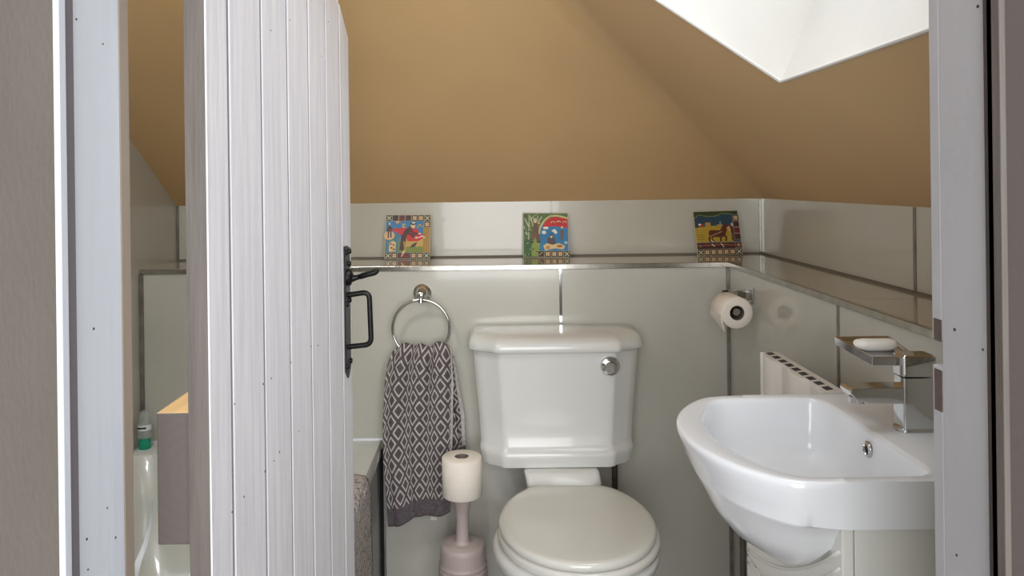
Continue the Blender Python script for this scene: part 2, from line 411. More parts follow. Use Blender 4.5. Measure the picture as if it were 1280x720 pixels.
# ------------------------------------------------------------------ toilet
TX = .177
toilet = thing('toilet', 'white close-coupled toilet with closed round lid against the back wall', 'toilet', (TX, 2.0, 0))
def cis(z, hw, pw, yf, ys_, yb=2.248, k=5):
    r = []
    half = [(hw, yb), (hw, ys_+.012), (hw-.004, ys_+.002), (hw-.012, ys_-.006), ((hw+pw)/2+.012, (ys_+yf)/2+.004), (pw+.016, yf+.016), (pw+.010, yf+.006), (pw, yf+.001), (pw-.012, yf)]
    r = [(TX+x, y, z) for x, y in half] + [(TX-x, y, z) for x, y in half[::-1]]
    return r
bm = B(); loft(bm, [cis(.4315, .205, .135, 2.082, 2.135), cis(.434, .214, .146, 2.072, 2.128), cis(.462, .218, .149, 2.068, 2.124), cis(.474, .219, .150, 2.069, 2.124), cis(.482, .217, .146, 2.078, 2.132), cis(.492, .217, .145, 2.083, 2.136), cis(.56, .221, .148, 2.083, 2.136), cis(.749, .2365, .158, 2.075, 2.132)])
obj('cistern', bm, M['china'], toilet, smooth=50)
bm = B(); loft(bm, [cis(.748, .228, .15, 2.085, 2.145), cis(.7525, .228, .15, 2.085, 2.145)]); obj('lid_crevice', bm, M['gap'], toilet)  # black slab filling the gap between cistern and lid
bm = B(); loft(bm, [cis(.752, .243, .163, 2.062, 2.120), cis(.7545, .2465, .1665, 2.058, 2.117), cis(.765, .2465, .1665, 2.057, 2.117), cis(.777, .2445, .1655, 2.061, 2.119), cis(.786, .240, .162, 2.070, 2.125, 2.247), cis(.793, .231, .155, 2.085, 2.135, 2.244), cis(.7965, .215, .145, 2.105, 2.150, 2.240), cis(.798, .19, .125, 2.13, 2.165, 2.235)])
obj('cistern_lid', bm, M['china'], toilet, smooth=60)
FX, FZ = .3225, .7125
bm = B(); lathe(bm, [(.0265, 2.079), (.0265, 2.070), (.024, 2.066), (.018, 2.065), (.017, 2.068)], (FX, 0, FZ), 'y', 32)
fb = obj('flush_button', bm, M['chrome'], toilet, smooth=40)
bm = B(); lathe(bm, [(.0165, 2.068), (.0165, 2.058), (.014, 2.055)], (FX+.001, 0, FZ-.002), 'y', 28); box(bm, (FX-.003, 2.051, FZ-.014), (FX+.004, 2.057, FZ+.010)); obj('knob', bm, M['chrome'], fb, smooth=40)
def egg(z, s=1, sy=1, cx=.195, yb=2.005, off=0, n=56):
    cy = 1.80; pts = []
    nn = n//2
    def hw(y):
        if y < cy: return .187*math.sqrt(max(0, 1-((cy-y)/.215)**2))
        return .187*math.sqrt(max(0, 1-((y-cy)/.2426)**2))
    ysx = [1.585+(cy-1.585)*(1-math.cos(PI/2*k/nn)) for k in range(nn+1)] + [cy+(yb-cy)*k/8 for k in range(1, 8)] + [yb-.012, yb-.004]
    R = [(hw(y), y) for y in ysx]; R[-1] = (R[-1][0]-.008, yb-.002); R.append((R[-1][0]-.012, yb))
    P_ = [(x, y) for x, y in R] + [(-x, y) for x, y in R[::-1][:-1]]
    return [(cx+x*s, cy+(y-cy)*sy+off, z) for x, y in P_]
bm = B(); loft(bm, [egg(.3945, .975, .985), egg(.3965, .995, 1), egg(.403, 1, 1), egg(.4085, .995, .995), egg(.4125, .97, .975), egg(.4145, .92, .93), egg(.4155, .8, .82), egg(.416, .4, .45)])
obj('lid', bm, M['seat'], toilet, smooth=60)
bm = B(); loft(bm, [egg(.371, 1.0, 1.005, .198), egg(.374, 1.025, 1.02, .198), egg(.385, 1.03, 1.025, .198), egg(.391, 1.015, 1.01, .198), egg(.3925, .97, .97, .198)])
obj('seat', bm, M['seat'], toilet, smooth=60)
bm = B(); loft(bm, [egg(.3915, .955, .955, .197), egg(.396, .955, .955, .197)]); obj('lid_gap', bm, M['gap'], toilet)
bm = B(); loft(bm, [egg(.367, .955, .955, .197), egg(.3725, .955, .955, .197)]); obj('seat_gap', bm, M['gap'], toilet)  # black slab filling the gap between seat and pan
for s in (-1, 1):
    bm = B(); lathe(bm, [(.006, -.02), (.006, .02)], (.195+s*.062, 2.006, .394), 'x', 16); obj('hinge', bm, M['seat'], toilet, smooth=40)
def ped(z, hw, y0, y1, n=40, e=2.4, cx=.19):
    cy, hy = (y0+y1)/2, (y1-y0)/2; o = []
    for i in range(n):
        t = 2*PI*i/n; c, s = math.cos(t), math.sin(t)
        o.append((cx+hw*math.copysign(abs(c)**(2/e), c), cy+hy*math.copysign(abs(s)**(2/e), s), z))
    return o
bm = B(); loft(bm, [ped(0, .125, 1.70, 2.20), ped(.02, .12, 1.71, 2.20), ped(.12, .105, 1.74, 2.18), ped(.2, .125, 1.69, 2.16), ped(.27, .165, 1.63, 2.12, e=2.2), ped(.32, .190, 1.595, 2.06, e=2.1), ped(.348, .198, 1.58, 2.03, e=2.1), ped(.362, .197, 1.58, 2.02, e=2.1), ped(.368, .188, 1.59, 2.01, e=2.1)])
obj('pan', bm, M['china'], toilet, smooth=60)
bm = B()
def rr(z, x0, x1, y0, y1, r, k=5):
    o = []
    for cx, cy, a in ((x1-r, y1-r, 0), (x0+r, y1-r, PI/2), (x0+r, y0+r, PI), (x1-r, y0+r, 3*PI/2)):
        for j in range(k+1):
            t = a+PI/2*j/k; o.append((cx+r*math.cos(t), cy+r*math.sin(t), z))
    return o
loft(bm, [rr(.30, 0.096, 0.291, 1.98, 2.20, .02), rr(.37, 0.091, 0.293, 2.00, 2.22, .02), rr(.395, 0.087, 0.292, 2.03, 2.235, .02), rr(.427, 0.081, 0.287, 2.045, 2.235, .018), rr(.4312, 0.087, 0.281, 2.052, 2.23, .018)])
obj('neck', bm, M['china'], toilet, smooth=60)
# supply pipe
bm = B(); tube(bm, arcpts([(.346, 2.16, .43), (.346, 2.165, .30), (.346, 2.20, .16), (.346, 2.24, .14)], .04), .0085, 12); lathe(bm, [(.015, .415), (.015, .430)], (.346, 2.16, 0), 'z', 8)
tag(obj('water_pipe', bm, M['pipe'], smooth=50), 'dark grimy water pipe running down from right underside of cistern', 'pipe')

# ------------------------------------------------------------------ towel ring and towel
RXc, RZ, RY = -.2105, .800, 2.195
tr = thing('towel_ring', 'chrome towel ring on round mount above the patterned towel', 'towel ring', (RXc, D, RZ))
bm = B(); lathe(bm, [(.027, 2.249), (.027, 2.243), (.024, 2.240), (.024, 2.236), (.019, 2.233), (.016, 2.224), (.010, 2.218), (.009, 2.196), (.011, 2.190), (.006, 2.187)], (RXc, 0, .896), 'y', 32)
obj('mount', bm, M['chrome'], tr, smooth=35)
bm = B(); tube(bm, [(RXc, 2.195, .899), (RXc, 2.195, .875)], [.007, .008], 14); obj('bracket', bm, M['chrome'], tr, smooth=35)
bm = B(); tube(bm, [(RXc+.0835*math.sin(t), RY, RZ+.0835*math.cos(t)) for t in [2*PI*k/64 for k in range(64)]], .0048, 12, True); obj('ring', bm, M['chrome'], tr, smooth=180)

towel = thing('hand_towel', 'grey and white diamond-patterned towel hanging from the chrome ring', 'towel', (RXc, RY, .45))
def wx(px, d, py=230): return (px-614-.0125*(py-230))/937*d
def wz(px, py, d): return 1.22-(py-230-(614-px)*.0125)*d/937
def interp(tab, v):
    for (a, x), (b, y) in zip(tab, tab[1:]):
        if v <= b: return x+(y-x)*(v-a)/(b-a)
    return tab[-1][1]
def sheet(name, parent, yb, left, right, bot_l, bot_r, top, per_u, per_v, nf, amp, mats, hem=.9, seed=0, nu=90, nv=80, sel=.972, uoff=0):
    """left/right: tables py->px ; v runs from the top py to a bottom py that changes across the width"""
    bm = B(); uvl = bm.loops.layers.uv.new('UVMap'); G = []
    for j in range(nv+1):
        v = j/nv; row = []
        for i in range(nu+1):
            u = i/nu
            tp = interp(top, u); bt = bot_l+(bot_r-bot_l)*u + 3*math.sin(u*9+seed)
            py = tp+(bt-tp)*v
            xl, xr = interp(left, py), interp(right, py)
            d = yb
            ph = u*nf*2*PI + .9*math.sin(v*3+seed)
            am = amp*(1.35-.85*v)
            dy = am*math.sin(ph)+am*.4*math.sin(ph*1.9+1+seed+v*2)
            uu = u + .35/(nf*2*PI)*math.sin(ph+1.2)*(1.1-.4*v)
            dd = d+dy
            tt = min(1, v/.07); dd = dd*tt + (RY)*(1-tt)
            row.append((Vector((wx(xl+(xr-xl)*uu, d, py), dd, wz(xl, py, d))), u, v))
        G.append(row)
    V = [[bm.verts.new(p[0]) for p in r] for r in G]
    for j in range(nv):
        for i in range(nu):
            f = bm.faces.new((V[j][i], V[j][i+1], V[j+1][i+1], V[j+1][i]))
            for l, (a, b) in zip(f.loops, ((j, i), (j, i+1), (j+1, i+1), (j+1, i))):
                l[uvl].uv = (G[a][b][1]*per_u+uoff, G[a][b][2]*per_v)
            um, vm = (i+.5)/nu, (j+.5)/nv
            f.material_index = 1 if vm > hem else (2 if um > sel or (um < 1-sel and seed) else 0)
    o = obj(name, bm, mats, parent, smooth=180)
    s = o.modifiers.new('thick', 'SOLIDIFY'); s.thickness = .003; s.offset = 0
    return o
tm = [M['towel'], M['hem'], M['selvedge']]
sheet('front_flap', towel, 2.168, [(430,494),(440,489),(455,483),(480,479),(530,477),(580,478),(620,482),(660,484)], [(430,560),(440,563),(480,566),(540,566),(600,564),(640,562),(660,561)],
      658, 640, [(0,442),(.08,434),(.2,431),(.35,435),(.5,432),(.62,437),(.8,430),(.92,431),(1,440)], 6.6, 8.3, 3.2, .007, tm, hem=.905)
sheet('back_flap', towel, 2.226, [(432,500),(460,500),(560,500),(640,505)], [(432,560),(450,567),(480,572),(520,580),(562,582),(640,579)],
      600, 566, [(0,444),(.2,436),(.5,437),(.8,434),(1,440)], 6.2, 6.0, 3.0, .005, tm, hem=.95, seed=2, sel=.955)
bm = B(); L = [(wx(x, 2.19, y), 2.19, wz(x, y, 2.19)) for x, y in ((565,500),(569,520),(573,545),(575,560))]
# the inner fold that shows at the right of the towel
for i, (px, py) in enumerate(((560,498),(562,520),(562,545),(562,566))):
    L.append((wx(px, 2.19, py), 2.195, wz(px, py, 2.19)))
vs = [bm.verts.new(p) for p in L]
uvl = bm.loops.layers.uv.new('UVMap')
for i in range(3):
    f = bm.faces.new((vs[i], vs[i+1], vs[5+i], vs[4+i]))
    for l in f.loops: l[uvl].uv = (l.vert.co.x*34, l.vert.co.z*16)
o = obj('inner_fold', bm, M['towel'], towel, smooth=180); s = o.modifiers.new('thick', 'SOLIDIFY'); s.thickness = .003
# care label
bm = box(B(), (wx(538, 2.165, 653), 2.163, wz(540, 650, 2.165)), (wx(546, 2.165, 653), 2.166, wz(540, 646, 2.165))); obj('care_label', bm, M['selvedge'], towel)

# ------------------------------------------------------------------ toilet brush with the spare roll
HX, HY = -.090, 2.05
bh = thing('toilet_brush', 'mauve-grey toilet brush pot with a long handle left of the toilet', 'toilet brush', (HX, HY, 0))
bm = B()
n = 72; L = []
zs = [0, .004] + [.01+.182*k/60 for k in range(61)] + [.196, .225, .236, .241]
for z in zs:
    base = .062+.004*math.sin(min(1, z/.2)*PI)
    if z > .23: base = {.236: .0605, .241: .056}.get(z, base)
    if z <= 0: base = .058
    l = []
    for i in range(n):
        t = 2*PI*i/n; r = base
        if .012 < z < .192:
            r += .0022*abs(math.sin(t*9 + z*170))*1 + .0016*math.sin(z*2*PI/.013) 
        l.append((HX+r*math.cos(t), HY+r*math.sin(t), z))
    L.append(l)
loft(bm, L)
obj('pot', bm, M['mauve'], bh, smooth=60)
bm = B(); lathe(bm, [(.046, .240), (.046, .2425), (.044, .2435)], (HX, HY, 0), 'z', 40)
obj('pot_lid', bm, M['mauve'], bh, smooth=50)
bm = B(); lathe(bm, [(.024, .2435), (.0195, .247), (.018, .252), (.0165, .30), (.0185, .325), (.0235, .350), (.026, .368), (.0185, .372), (.0185, .462), (.015, .468)], (HX, HY-.004, 0), 'z', 28)
obj('handle', bm, M['mauve'], bh, smooth=60)
def roll(name, label, c, axis, R, r, h, tail=False):
    t = thing(name, label, 'toilet roll', c)
    bm = B(); lathe(bm, [(r, 0), (R-.003, 0), (R, .003), (R, h-.003), (R-.003, h), (r, h), (r, .001)], c, axis, 48, False, False)
    bmesh.ops.remove_doubles(bm, verts=bm.verts, dist=1e-5)
    obj('paper', bm, M['paper'], t, smooth=50)
    bm = B(); lathe(bm, [(r+.0002, .0005), (r+.0002, h-.0005), (r-.0012, h-.0005), (r-.0012, .0005)], c, axis, 40, False, False); obj('core', bm, M['card'], t, smooth=50)
    return t
t = roll('toilet_roll', 'full white toilet roll threaded over the brush handle', (HX, HY, .371), 'z', .0545, .0195, .106)

# ------------------------------------------------------------------ roll holder on the right wall
CX, CZ, CY = .647, .870, 1.985
rh = thing('roll_holder', 'chrome toilet roll holder with square plate on the right wall', 'roll holder', (XR, 2.05, .905))
bm = box(B(), (XR-.008, 2.03, .885), (XR, 2.075, .93)); obj('wall_plate', bm, M['chrome'], rh, bev=.002)
bm = boxes(((.642, 2.088, .892), (XR-.004, 2.098, .915)), ((.642, 2.088, .862), (.658, 2.098, .915)), ((XR-.016, 2.05, .893), (XR-.004, 2.098, .915))); obj('arm', bm, M['chrome'], rh, bev=.001)
bm = B(); lathe(bm, [(.0095, 1.990), (.0105, 1.993), (.0105, 2.095)], (.647, 0, .872), 'y', 24); obj('spindle', bm, M['chrome'], rh, smooth=50)
t = roll('toilet_roll', 'part-used white toilet roll with loose end on wall holder', (CX, CY, CZ), 'y', .0425, .0195, .098)
bm = B(); prism(bm, [(CX-.0415, CY+.002, CZ+.004), (CX-.0425, CY+.002, CZ-.02), (CX-.034, CY+.002, CZ-.050), (CX-.032, CY+.002, CZ-.050), (CX-.0385, CY+.002, CZ-.018), (CX-.040, CY+.002, CZ+.004)], (0, .094, 0))
for v in bm.verts:
    if v.co.z < CZ-.04 and v.co.y > CY+.05: v.co.z += .018
obj('loose_sheet', bm, M['paper'], t, smooth=50)

# ------------------------------------------------------------------ bath
bath = thing('bath', 'pale bath behind the open door, rim against back and left walls', 'bath', (-.69, 1.5, 0))
bx0, bx1, by0, by1, bz = XL+.002, -.3375, .80, D-.002, .457
bm = B()
loft(bm, [rr(bz-.045, bx0, bx1, by0, by1, .006), rr(bz-.008, bx0, bx1, by0, by1, .006), rr(bz-.002, bx0+.002, bx1-.003, by0+.002, by1, .006), rr(bz, bx0+.004, bx1-.012, by0+.008, by1, .006),
          rr(bz, bx0+.012, bx1-.062, by0+.08, 2.158, .06), rr(bz-.006, bx0+.016, bx1-.068, by0+.086, 2.152, .06), rr(bz-.12, bx0+.05, bx1-.09, by0+.12, 2.11, .07), rr(bz-.30, bx0+.09, bx1-.13, by0+.2, 2.03, .08), rr(bz-.34, bx0+.14, bx1-.18, by0+.27, 1.95, .08)], False, True)
obj('tub', bm, M['bath'], bath, smooth=50)
obj('bath_panel', box(B(), (bx1-.02, by0+.01, 0), (bx1-.006, by1-.003, bz-.045)), M['panel'], bath)
obj('sealant', boxes(((bx0, D-.007, bz), (bx1+.005, D-.0012, bz+.006))), M['white'], bath)
# crocheted mat over the rim
bm = B(); mt = [(-.43, .462), (-.39, .466), (-.36, .466), (-.341, .464), (-.333, .455), (-.3295, .44), (-.329, .36), (-.3285, .25), (-.327, .12)]
L = []
for j in range(31):
    y = 1.40+.54*j/30
    L.append([(x+.002*math.sin(j*1.3+k)*(k > 3), y+(.006*math.sin(k*2.1) if j == 30 else 0), z+(.002*math.sin(j*.9) if k < 3 else 0)) for k, (x, z) in enumerate(mt)])
loft(bm, L, False, False, closed=False)
o = obj('bath_mat', bm, M['crochet'], smooth=180); s = o.modifiers.new('thick', 'SOLIDIFY'); s.thickness = .008; s.offset = 1
tag(o, 'pinkish-grey crocheted bath mat draped over the side of the bath', 'bath mat')
# bottle
BX, BY = -1.026, 2.20
bt = thing('bottle', 'small clear bottle standing on its teal cap in the bath corner', 'bottle', (BX, BY, bz))
bm = B(); lathe(bm, [(.016, bz), (.0165, bz+.002), (.0165, bz+.027), (.014, bz+.030)], (BX, BY, 0), 'z', 24); obj('cap', bm, M['teal'], bt, smooth=40)
bm = B(); lathe(bm, [(.012, bz+.029), (.020, bz+.033), (.0195, bz+.05), (.0175, bz+.072), (.0165, bz+.095), (.012, bz+.108), (.004, bz+.112)], (BX, BY, 0), 'z', 24); obj('body', bm, M['bottle'], bt, smooth=60)
bm = B(); lathe(bm, [(.0190, bz+.056), (.0182, bz+.071)], (BX, BY, 0), 'z', 24, False, False); lb = obj('label_band', bm, M['white'], bt, smooth=60)
bm = B()
for k in range(7): box(bm, (BX-.0125+k*.0036, BY-.0205, bz+.062+k*.0002), (BX-.0098+k*.0036, BY-.0165, bz+.0655+k*.0002))
obj('label_print', bm, M['black'], lb)
# unidentified pale streak beside the door, built as a tapering white strip
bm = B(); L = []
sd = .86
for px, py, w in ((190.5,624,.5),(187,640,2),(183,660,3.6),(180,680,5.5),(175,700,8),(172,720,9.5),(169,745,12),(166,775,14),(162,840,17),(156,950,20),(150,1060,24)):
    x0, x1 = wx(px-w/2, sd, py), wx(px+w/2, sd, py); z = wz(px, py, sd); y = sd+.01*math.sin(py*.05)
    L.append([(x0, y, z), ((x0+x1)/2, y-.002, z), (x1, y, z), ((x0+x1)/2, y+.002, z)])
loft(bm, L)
tag(obj('white_strip', bm, M['white'], smooth=60), 'narrow white tapering strip seen in the gap below the door ledge', 'towel')
WS = bpy.data.objects['white_strip']

# ------------------------------------------------------------------ vanity cabinet, basin
YC = 1.149
cab = thing('vanity_cabinet', 'white vanity cabinet with embossed curved front under the basin', 'cabinet', (.58, YC, 0))
y0, y1, x0 = .9655, 1.3325, .450
obj('side_panel', boxes(((.4625, y0, .09), (XR-.002, y0+.016, .7745))), M['cab'], cab, bev=.001)
obj('side_panel', boxes(((.4625, y1-.016, .09), (XR-.002, y1, .7745))), M['cab'], cab, bev=.001)
obj('back_panel', boxes(((XR-.010, y0+.016, .09), (XR-.002, y1-.016, .66))), M['cab'], cab)
obj('plinth', boxes(((.49, y0+.01, 0), (XR-.01, y1-.01, .09))), M['cab'], cab)
sc_ = [(0, .7745), (.012, .7745), (.022, .742), (.045, .737), (.08, .736), (.12, .735)]
bm = B(); prism(bm, [(x0-.004, y0, .5575), (x0-.004, y1, .5575)]+[(x0-.004, y1-a, z) for a, z in sc_]+[(x0-.004, y0+a, z) for a, z in sc_[::-1]], (.0155, 0, 0))
dp = obj('front_panel', bm, M['cab'], cab, bev=.002)
dd_ = obj('door', boxes(((x0-.004, y0, .095), (.4615, y1, .5545))), M['cab'], cab, bev=.002)
def crv(dz, k=18):
    return [(x0-.004, y1-.004-(y1-y0-.010)*t, .560+dz+.055*t+.115*t*t) for t in [j/k for j in range(k+1)]]
bm = B(); tube(bm, crv(.008), .0028, 10); tube(bm, crv(-.014, 18), .0022, 10); obj('moulding', bm, M['cab'], dp, smooth=180)
bm = B(); tube(bm, [(x, y, z-.10) for x, y, z in crv(.012)], .0035, 10); tube(bm, [(x, y, z-.128) for x, y, z in crv(.01)], .0028, 10); obj('moulding', bm, M['cab'], dd_, smooth=180)
bm = B(); tube(bm, arcpts([(x0-.004, 1.02, .50), (x0-.024, 1.02, .50), (x0-.024, 1.02, .40), (x0-.004, 1.02, .40)], .008), .004, 10); obj('handle', bm, M['chrome'], dd_, smooth=60)

basin = thing('basin', 'white bow-fronted china basin set on the vanity cabinet', 'basin', (.5, YC, .775))
CXb, CYb, ZB = .475, YC, .835
def outline(xb, xs, hy, xa, e=.5, n=144, rad=.012):
    # dense closed polygon: back xb, straight sides to xs, bow to apex xa, half width hy
    R_ = (hy**2+(xs-xa)**2)/(2*(xs-xa))
    pts = [(xb, YC+hy), (xb, YC-hy), (xs, YC-hy)]
    for k in range(1, 60):
        s = -1+2*k/60; dy = s*hy
        xc1 = xs-(math.sqrt(R_**2-dy**2)-(R_-(xs-xa)))
        xe1 = xs-(xs-xa)*math.sqrt(1-s*s)
        pts.append((xc1*(1-e)+xe1*e, YC+dy))
    pts.append((xs, YC+hy))
    rad_ = []
    for i in range(n):
        t = 2*PI*i/n; dx, dy = math.cos(t), math.sin(t); best = 9
        for (ax, ay), (bx, by) in zip(pts, pts[1:]+pts[:1]):
            ex, ey = bx-ax, by-ay; den = dx*ey-dy*ex
            if abs(den) < 1e-9: continue
            q = ((ax-CXb)*ey-(ay-CYb)*ex)/den; w = ((ax-CXb)*dy-(ay-CYb)*dx)/den
            if q > 0 and -1e-6 <= w <= 1+1e-6: best = min(best, q)
        rad_.append(best)
    return [(CXb+r*math.cos(2*PI*i/n), CYb+r*math.sin(2*PI*i/n)) for i, r in enumerate(rad_)]
def smooth_poly(p, it):
    for _ in range(it):
        p = [((p[i-1][0]+2*p[i][0]+p[(i+1) % len(p)][0])/4, (p[i-1][1]+2*p[i][1]+p[(i+1) % len(p)][1])/4) for i in range(len(p))]
    return p
OUT = outline(XR-.001, .387, .197, .285, .25)
INN = smooth_poly(outline(.578, .400, .176, .329, .4), 8)
def shrink(P_, sx, sy, z, keep=False):
    o = []
    for x, y in P_:
        k = max(0, min(1, (x-.393)/.055)) if keep else 0
        a, b = sx+(1-sx)*k, sy+(1-sy)*k
        o.append((CXb+(x-CXb)*a, CYb+(y-CYb)*b, z))
    return o
SP = smooth_poly(OUT, 2)
def belly(sx, sy, z, cap):
    o = []
    for x, y, zz in shrink(SP, sx, sy, z):
        if x > cap-.03: x = cap-.03*math.exp(-(x-cap+.03)/.03)
        o.append((x, y, zz))
    return o
loops = [belly(.24, .10, .664, .402), belly(.34, .24, .665, .412), belly(.47, .42, .672, .42), belly(.60, .58, .690, .43), belly(.71, .72, .715, .438), belly(.745, .765, .727, .445), shrink(SP, .80, .835, .748), shrink(SP, .86, .905, .768)]
loops += [shrink(SP, .875, .945, .7745), shrink(SP, .875, .945, .7746, True), shrink(SP, .93, .975, .795, True), shrink(SP, .972, .992, .818, True), shrink(SP, .99, .999, .8265, True), shrink(SP, .990, .993, .832, True), shrink(SP, .975, .982, .8348, True), shrink(SP, .95, .96, .8355, True)]
loops += [shrink(INN, 1.03, 1.02, .8352), shrink(INN, 1.0, 1.0, .8335), shrink(INN, .975, .985, .827), shrink(INN, .955, .965, .80), shrink(INN, .91, .93, .772), shrink(INN, .82, .86, .755), shrink(INN, .65, .70, .746), shrink(INN, .3, .3, .743), shrink(INN, .08, .1, .742)]
bm = B(); loft(bm, loops); o = obj('bowl', bm, M['basin'], basin, smooth=60)
bm = B(); lathe(bm, [(.0125, .5745), (.0125, .571), (.0105, .5685), (.0085, .5685), (.0075, .572)], (0, YC, .806), 'x', 28, cap1=False)
ov = obj('overflow_ring', bm, M['chrome'], basin, smooth=60)
bm = B(); lathe(bm, [(.0078, .574), (.0078, .5715)], (0, YC, .806), 'x', 20); obj('overflow_hole', bm, M['gap'], ov)
bm = B(); lathe(bm, [(.022, .7430), (.021, .7455), (.016, .7455), (.0005, .7450)], (CXb, YC, 0), 'z', 28); obj('waste', bm, M['chrome'], basin, smooth=40)

# ------------------------------------------------------------------ mixer tap
TXc, TYc = .6445, YC
tap = thing('mixer_tap', 'square chrome mixer tap standing on the back of the basin', 'tap', (TXc, TYc, ZB))
bm = B(); loft(bm, [rr(.8352, TXc-.031, TXc+.031, TYc-0.0170, TYc+0.0170, .014), rr(.8405, TXc-.031, TXc+.031, TYc-0.0170, TYc+0.0170, .014), rr(.843, TXc-.028, TXc+.028, TYc-0.0150, TYc+0.0150, .012)]); obj('base', bm, M['chrome'], tap, smooth=40)
bm = B(); loft(bm, [rr(.842, TXc-.0255, TXc+.0255, TYc-0.0173, TYc+0.0173, .004), rr(.86, TXc-.025, TXc+.025, TYc-0.0170, TYc+0.0170, .004), rr(.918, TXc-.024, TXc+.024, TYc-0.0163, TYc+0.0163, .004)]); obj('body', bm, M['chrome'], tap, smooth=40)
bm = B(); prof = [(.624, .904), (.543, .9035), (.540, .900), (.540, .896), (.549, .886), (.568, .8805), (.624, .879)]
prism(bm, [(x, TYc-.015, z) for x, z in prof], (0, .036, 0)); obj('spout', bm, M['chrome'], tap, bev=.0012)
bm = B(); lathe(bm, [(.0115, .878), (.0115, .887)], (.557, TYc+.002, 0), 'z', 24); obj('aerator', bm, M['chrome'], tap, smooth=40)
bm = B(); loft(bm, [rr(.9195, TXc-.022, TXc+.022, TYc-0.0150, TYc+0.0150, .004), rr(.9205, TXc-.0255, TXc+.0255, TYc-0.0173, TYc+0.0173, .004), rr(.949, TXc-.0255, TXc+.0255, TYc-0.0173, TYc+0.0173, .004), rr(.9525, TXc-.022, TXc+.022, TYc-0.0150, TYc+0.0150, .004)]); obj('cap', bm, M['chrome'], tap, smooth=40)
# lever plate with a shallow tray, swung away from the doorway
bm = B()
q = [(.580, 1.148), (.650, 1.143), (.662, 1.254), (.571, 1.254)]
def inset(q, k):
    cx, cy = sum(p[0] for p in q)/4, sum(p[1] for p in q)/4
    return [(cx+(x-cx)*k, cy+(y-cy)*k) for x, y in q]
z0, z1 = .941, .954
loft(bm, [[(x, y, z0) for x, y in q], [(x, y, z1) for x, y in q], [(x, y, z1) for x, y in inset(q, .93)], [(x, y, z1-.004) for x, y in inset(q, .90)]])
for v in bm.verts: v.co.z -= (1.254-v.co.y)*.10-.004
obj('lever', bm, M['chrome'], tap, bev=.0008)
# soap
bm = B(); L = []
sc = Vector((.610, 1.196, .9475))
for j in range(15):
    t = -1+2*j/14; w = math.sqrt(max(0, 1-t**4)) if abs(t) < 1 else 0
    L.append([(sc.x+.034*t, sc.y+.019*w*math.cos(a)*(.88+.12*t*t)+.002*t*t, sc.z+.0098+.0098*w*math.sin(a)-.0015*(1-t*t)) for a in [2*PI*k/20 for k in range(20)]])
L[0] = [(sc.x-.0345, p[1], p[2]) for p in L[0]]; L[-1] = [(sc.x+.0345, p[1], p[2]) for p in L[-1]]
loft(bm, L); bmesh.ops.remove_doubles(bm, verts=bm.verts, dist=1e-5)
tag(obj('soap_bar', bm, M['soap'], smooth=180), 'worn white soap bar resting on the chrome tap lever', 'soap')

# ------------------------------------------------------------------ radiator
rad = thing('radiator', 'white convector radiator on the right wall behind the basin', 'radiator', (.65, 1.55, .2))
ry0, ry1, rz0, rz1 = 1.385, 1.722, .22, .826
obj('body', boxes(((.618, ry0+.002, rz0+.004), (.650, ry1-.002, rz1-.006))), M['radiator'], rad)
bm = B(); n = 60
F_ = []
for j in range(n+1):
    y = ry0+(ry1-ry0)*j/n
    F_.append((.6125-.0065*math.cos(2*PI*(y-ry0)/.14), y))
loft(bm, [[(x, y, rz0), (x, y, rz1-.004), (x+.003, y, rz1), (.619, y, rz1), (.619, y, rz0)] for x, y in F_])
obj('front_panel', bm, M['radiator'], rad, smooth=40)
bm = box(B(), (.6185, ry0, rz1-.006), (.653, ry1, rz1+.0005)); tg = obj('top_grille', bm, M['radiator'], rad, bev=.001)
bm = B()
for k in range(9):
    ya = ry0+.016+k*.036
    prism(bm, [(.6215, ya, rz1+.0003), (.6375, ya+.006, rz1+.0003), (.6375, ya+.028, rz1+.0003), (.6215, ya+.022, rz1+.0003)], (0, 0, .0008))
obj('slots', bm, M['slot'], tg)
obj('end_panel', boxes(((.613, ry1-.002, rz0), (.652, ry1+.001, rz1))), M['radiator'], rad)
obj('bracket', boxes(((.650, 1.46, .30), (XR-.001, 1.48, .74))), M['radiator'], rad); obj('bracket', boxes(((.650, 1.63, .30), (XR-.001, 1.65, .74))), M['radiator'], rad)
bm = B(); tube(bm, arcpts([(.692, 2.10, 0), (.692, 2.10, .285), (.66, 1.80, .285), (.64, ry1, .285)], .03), .009, 14)
tag(obj('radiator_pipe', bm, M['strip'], smooth=60), 'grey pipe rising in the corner beside the vanity cabinet', 'pipe')

